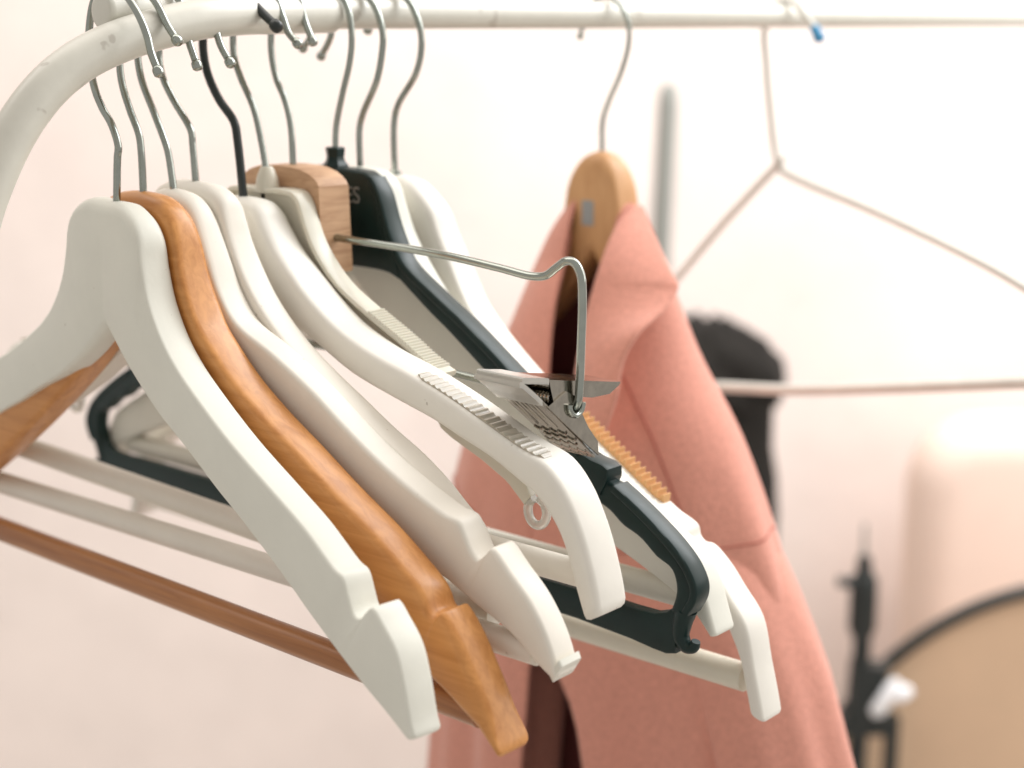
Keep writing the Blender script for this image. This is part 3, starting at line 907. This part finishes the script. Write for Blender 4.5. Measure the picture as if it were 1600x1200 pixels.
def sheet(name, ea, eb, parent, m, n=8, bulge=0.004, th=0.0035):
    """cloth between two edges given as (u, w, z) mm"""
    A_ = spline([Vector(q)/1000 for q in ea], 5)
    B_ = spline([Vector(q)/1000 for q in eb], 5)
    N_ = 64
    def rs(P):
        L = [0.0]
        for i in range(1, len(P)):
            L.append(L[-1] + (P[i]-P[i-1]).length)
        out = []
        j = 0
        for i in range(N_):
            d = L[-1]*i/(N_-1)
            while j < len(P)-2 and L[j+1] < d: j += 1
            out.append(P[j].lerp(P[j+1], (d-L[j])/max(L[j+1]-L[j], 1e-9)))
        return out
    A_, B_ = rs(A_), rs(B_)
    rings = []
    for a, b in zip(A_, B_):
        rings.append([tuple(a.lerp(b, k/n) + Vector((0, -bulge*math.sin(math.pi*k/n), 0))) for k in range(n+1)])
    mb = MB()
    mb.loft(rings, cap=False, closed=False)
    o = mb.build(name, m, parent, angle=80)
    mod = o.modifiers.new('thickness', 'SOLIDIFY')
    mod.thickness = th
    mod.offset = 0
    ss = o.modifiers.new('smooth', 'SUBSURF')
    ss.levels = 1
    ss.render_levels = 1
    return o
sheet('lapel',
  [(22.4,4,-109.7),(25.7,-18,-121.6),(30.8,-38,-139.8),(33.2,-52,-164.0),(34.8,-62,-192.4),(34.9,-68,-221.5),(31.0,-70,-244.7)],
  [(23.6,10,-111.7),(47.4,-6,-128.4),(76.0,-23,-148.7),(78.2,-24,-150.1),(78.1,-25,-151.9),(80.4,-38,-160.2),(81.0,-64,-171.1),(77.3,-73,-186.4),(78.0,-79,-205.2),(70.3,-83,-231.3)], coat, 'coat')
sheet('lapel',
  [(-27.4,6,-115.2),(-33.9,-14,-146.9),(-42.2,-36,-191.1),(-32.1,-44,-199.8),(-13.5,-54,-216.2),(-0.0,-62,-244.0)],
  [(-22.5,2,-116.0),(-9.5,-20,-141.9),(-2.4,-38,-166.2),(2.5,-48,-191.3),(7.7,-56,-216.5),(12.2,-62,-245.8)], coat, 'coat')


# armhole seams: a thin line of stitching over each shoulder
for a0, a1 in ((-70, 62), (118, 250)):
    mb = MB()
    mb.tube([body_point(R(a0 + (a1-a0)*i/40), -300 + 7*math.sin(math.pi*i/40) - 5*abs(i/20-1), -0.1) for i in range(41)], 0.0005, 6)
    mb.build('seam', 'thread', cb)
# seam running down the front from the shoulder
mb = MB()
mb.tube([body_point(R(a), z, 0.2) for a, z in ((50,-205),(47,-220),(44,-236),(41,-255),(39,-275),(38,-300),(38,-330))], 0.0006, 6)
mb.build('seam', 'thread', cb)

# ------------------------------------------------------------------ white wire hanger with a blue tip
hL = tag(empty('wire_hanger', along(0.4789), (0, 0, RAIL_ROT)), 'white coated wire hanger with a blue hook tip, empty, at the right', 'hanger', GROUP)
mb = MB()
mb.tube(spline([(u/1000, 0, z/1000) for u, z in [(1.5,-101),(-2,-92),(-7,-66),(-12,-32),(-14.5,-9),(-10,4),(-4,9),(2,10),(9,8.5),(20,-2),(26,-9)]], 6), 0.0023, 12)
mb.build('hook', 'wire', hL)
mb = MB()
mb.tube(spline([(u/1000, 0, z/1000) for u, z in [(0,-100),(-44,-144),(-82,-186),(-140,-250),(-160,-273),(-164,-282),(-155,-284),(-54,-265),(20,-256),(100,-242),(189,-225),(212,-219),(219,-205),(213,-184),(184,-165),(93,-131),(5,-104),(0,-100)]], 6), 0.0027, 12)
mb.build('frame', 'wire', hL)
mb = MB()
mb.tube(spline([(u/1000, 0, z/1000) for u, z in [(-140,-281),(-54,-265),(20,-256),(100,-242),(189,-225),(204,-222)]], 6), 0.0040, 14)
mb.build('bar_sleeve', 'wire', hL)
mb = MB()
coil = [((1.5 + 2.6*math.cos(i*0.7))/1000, 2.6*math.sin(i*0.7)/1000, (-102 + i*0.28)/1000) for i in range(28)]
mb.tube(coil, 0.0014, 8)
mb.build('twist', 'wire', hL)
mb = MB()
mb.tube([(0.0245, 0, -0.0068), (0.0252, 0, -0.0078), (0.0272, 0, -0.0108), (0.0290, 0, -0.0138), (0.0302, 0, -0.0158), (0.0306, 0, -0.0168)], [0.0030, 0.0037, 0.0036, 0.0042, 0.0038, 0.0020], 14)
mb.build('hook_tip', 'blue', hL)

# ------------------------------------------------------------------ blurred things behind the rack
cs = tag(empty('coat_stand', (0.205, 2.2, 0)), 'grey-green upright post standing behind the pink coat', 'post')
mb = MB()
mb.tube([(-0.03, 0, 0.01), (-0.012, 0, 0.8), (0.009, 0, 1.49), (0.0095, 0, 1.51), (0.010, 0, 1.518)], [0.0145, 0.0145, 0.0145, 0.0125, 0.006], 20)
mb.build('post', 'pole', cs)
mb = MB()
mb.tube([(-0.03, 0, 0.0), (-0.03, 0, 0.012), (-0.03, 0, 0.02)], [0.16, 0.16, 0.03], 28)
mb.build('base', 'pole', cs)
mb = MB()
mb.tube([(0.0, -0.01, 1.16), (0.03, -0.05, 1.165), (0.06, -0.075, 1.18)], 0.006, 12)
mb.build('peg', 'pole', cs)
bg_ = tag(empty('black_jacket', (0.265, 2.1, 0.40)), 'black jacket slung over the post behind the pink coat', 'jacket')
mb = MB()
rings = []
prof = [(1.206,-0.03,0.012,0.02),(1.200,-0.055,0.045,0.045),(1.180,-0.085,0.075,0.06),(1.150,-0.11,0.096,0.068),(1.133,-0.12,0.102,0.07),(1.112,-0.125,0.099,0.07),(1.085,-0.128,0.094,0.07),(1.035,-0.13,0.090,0.066),(0.99,-0.13,0.094,0.066),(0.93,-0.132,0.100,0.066),(0.85,-0.135,0.106,0.07),(0.70,-0.14,0.112,0.075),(0.60,-0.14,0.114,0.075)]
for z, x0, x1, d in prof:
    ring = []
    for j in range(40):
        a = 2*math.pi*j/40
        wv = 1 + 0.16*math.sin(5*a + z*14) + 0.10*math.sin(9*a + z*31)
        ring.append(((x0+x1)/2 + (x1-x0)/2*math.cos(a)*(1 + 0.05*math.sin(6*a+z*34) + 0.03*math.sin(z*70)), d*math.sin(a)*wv, z - 0.40))
    rings.append(ring)
mb.loft(rings)
mb.build('jacket_body', 'bag', bg_, angle=80)
mb = MB()
rings = []
for z, x0, x1, d in [(1.207,-0.035,0.022,0.03),(1.192,-0.075,0.045,0.055),(1.172,-0.10,0.074,0.068),(1.148,-0.12,0.1035,0.078),(1.128,-0.13,0.1075,0.08),(1.108,-0.13,0.103,0.078),(1.098,-0.13,0.099,0.07)]:
    rings.append([((x0+x1)/2 + (x1-x0)/2*math.cos(2*math.pi*j/36), d*math.sin(2*math.pi*j/36)*(1 + 0.13*math.sin(j*1.05 + z*60) + 0.08*math.sin(j*1.9 + z*110)), z - 0.40 + 0.007*math.sin(j*1.4 + 0.6)) for j in range(36)])
mb.loft(rings)
mb.build('jacket_hood', 'bag', bg_, angle=80)

ls = tag(empty('light_stand', (0.448, 1.9, 0)), 'thin black stand with clamps, blurred at the lower right', 'stand')
mb = MB()
mb.tube([(0, 0, 0.0), (0, 0, 0.75), (-0.001, 0, 0.80), (-0.001, 0, 0.868), (-0.002, 0, 0.872), (-0.003, 0, 0.935), (-0.004, 0, 0.943)], [0.012, 0.012, 0.0115, 0.0115, 0.010, 0.0095, 0.006], 16)
mb.build('pole', 'stand', ls)
mb = MB()
mb.tube([(-0.004, 0, 0.94), (-0.0045, 0, 0.962), (-0.005, 0, 0.985)], [0.0035, 0.003, 0.002], 10)
mb.build('spigot', 'pole', ls)
mb = MB()
mb.tube([(-0.002, 0, 0.835), (-0.002, 0, 0.845), (-0.002, 0, 0.892), (-0.002, 0, 0.913), (-0.002, 0, 0.919)], [0.013, 0.0175, 0.0175, 0.0165, 0.012], 18)
mb.build('clamp_collar', 'stand', ls)
mb = MB()
mb.tube([(-0.002, 0, 0.905), (-0.022, -0.004, 0.908), (-0.036, -0.006, 0.910)], [0.008, 0.0075, 0.0065], 12)
mb.build('clamp_knob', 'stand', ls)
mb = MB()
mb.add([(x, y, z) for y in (-0.014, 0.014) for x, z in ((-0.012,0.800),(0.005,0.798),(0.034,0.796),(0.030,0.772),(0.016,0.735),(0.006,0.700),(-0.014,0.700),(-0.014,0.76))],
       [tuple(range(8)), tuple(range(8, 16))] + [(i, (i+1) % 8, 8 + (i+1) % 8, 8 + i) for i in range(8)])
mb.build('tilt_bracket', 'stand', ls, smooth=False)
for x0, x1, z0, z1 in ((-0.040, 0.050, 0.702, 0.726), (0.036, 0.050, 0.40, 0.702), (-0.040, -0.020, 0.40, 0.702)):
    mb = MB()
    mb.box((x0, -0.012, z0), (x1, 0.012, z1))
    mb.build('yoke', 'stand', ls, smooth=False)
for a in (20, 140, 260):
    mb = MB()
    mb.tube([(0, 0, 0.34), (0.28*math.cos(R(a)), 0.28*math.sin(R(a)), 0.008)], 0.007, 10)
    mb.build('leg', 'stand', ls)
mb = MB()
mb.tube([(0.012, -0.02, 0.738), (0.018, -0.022, 0.742), (0.038, -0.024, 0.778), (0.042, -0.024, 0.784)], [0.006, 0.010, 0.010, 0.006], 14)
mb.tube([(0.040, -0.018, 0.758), (0.044, -0.019, 0.760), (0.056, -0.019, 0.768), (0.060, -0.019, 0.772)], [0.005, 0.009, 0.009, 0.005], 14)
mb.build('white_knob', 'knob', ls)

dr = tag(empty('backdrop_disc', (0.765, 1.965, 0.507)), 'round beige cloth disc with a thin black rim beside the black stand', 'backdrop')
RC = 0.375
mb = MB()
rings = []
for rr_, yy in ((0.005, -0.004), (0.12, -0.0035), (0.25, -0.002), (RC-0.002, 0.0), (RC-0.002, 0.003), (0.25, 0.002), (0.005, 0.0)):
    rings.append([(rr_*math.cos(2*math.pi*j/72), yy, rr_*math.sin(2*math.pi*j/72)) for j in range(72)])
mb.loft(rings)
mb.build('cloth', 'disc', dr)
mb = MB()
mb.tube([(RC*math.cos(2*math.pi*j/96), 0, RC*math.sin(2*math.pi*j/96)) for j in range(97)], 0.0092, 12)
mb.build('rim', 'stand', dr)

ch = tag(empty('upholstered_chair', (0.98, 2.32, 0)), 'peach upholstered chair back, blurred behind the beige disc', 'chair')
def cushion(name, lo, hi, r, m):
    mb = MB()
    rings = []
    lo, hi = Vector(lo), Vector(hi)
    n_ = 6
    ys = [lo.y + r*(1-math.cos(math.pi/2*i/n_)) for i in range(n_+1)] + [hi.y - r*(1-math.cos(math.pi/2*(n_-i)/n_)) for i in range(n_+1)]
    ins = [r*(1-math.sin(math.pi/2*i/n_)) for i in range(n_+1)] + [r*(1-math.sin(math.pi/2*(n_-i)/n_)) for i in range(n_+1)]
    for y, i_ in zip(ys, ins):
        ring = []
        x0, x1, z0, z1 = lo.x+i_, hi.x-i_, lo.z+i_, hi.z-i_
        rc = max(0.012, 0.11-i_)
        for cx, cz, a0 in ((x1-rc, z1-rc, 0), (x0+rc, z1-rc, 90), (x0+rc, z0+rc, 180), (x1-rc, z0+rc, 270)):
            for k in range(7):
                a = R(a0 + 15*k)
                ring.append((cx + rc*math.cos(a), y, cz + rc*math.sin(a)))
        rings.append(ring)
    mb.loft(rings)
    return mb.build(name, m, ch, angle=80)
cushion('backrest', (-0.36, 0.0, 0.40), (0.36, 0.13, 1.005), 0.06, 'peach')
cushion('seat', (-0.36, -0.20, 0.24), (0.36, 0.13, 0.40), 0.05, 'peach')
for x in (-0.3, 0.3):
    for y in (-0.15, 0.1):
        mb = MB()
        mb.tube([(x, y, 0.0), (x, y, 0.25)], [0.012, 0.018], 12)
        mb.build('leg', 'stand', ch)
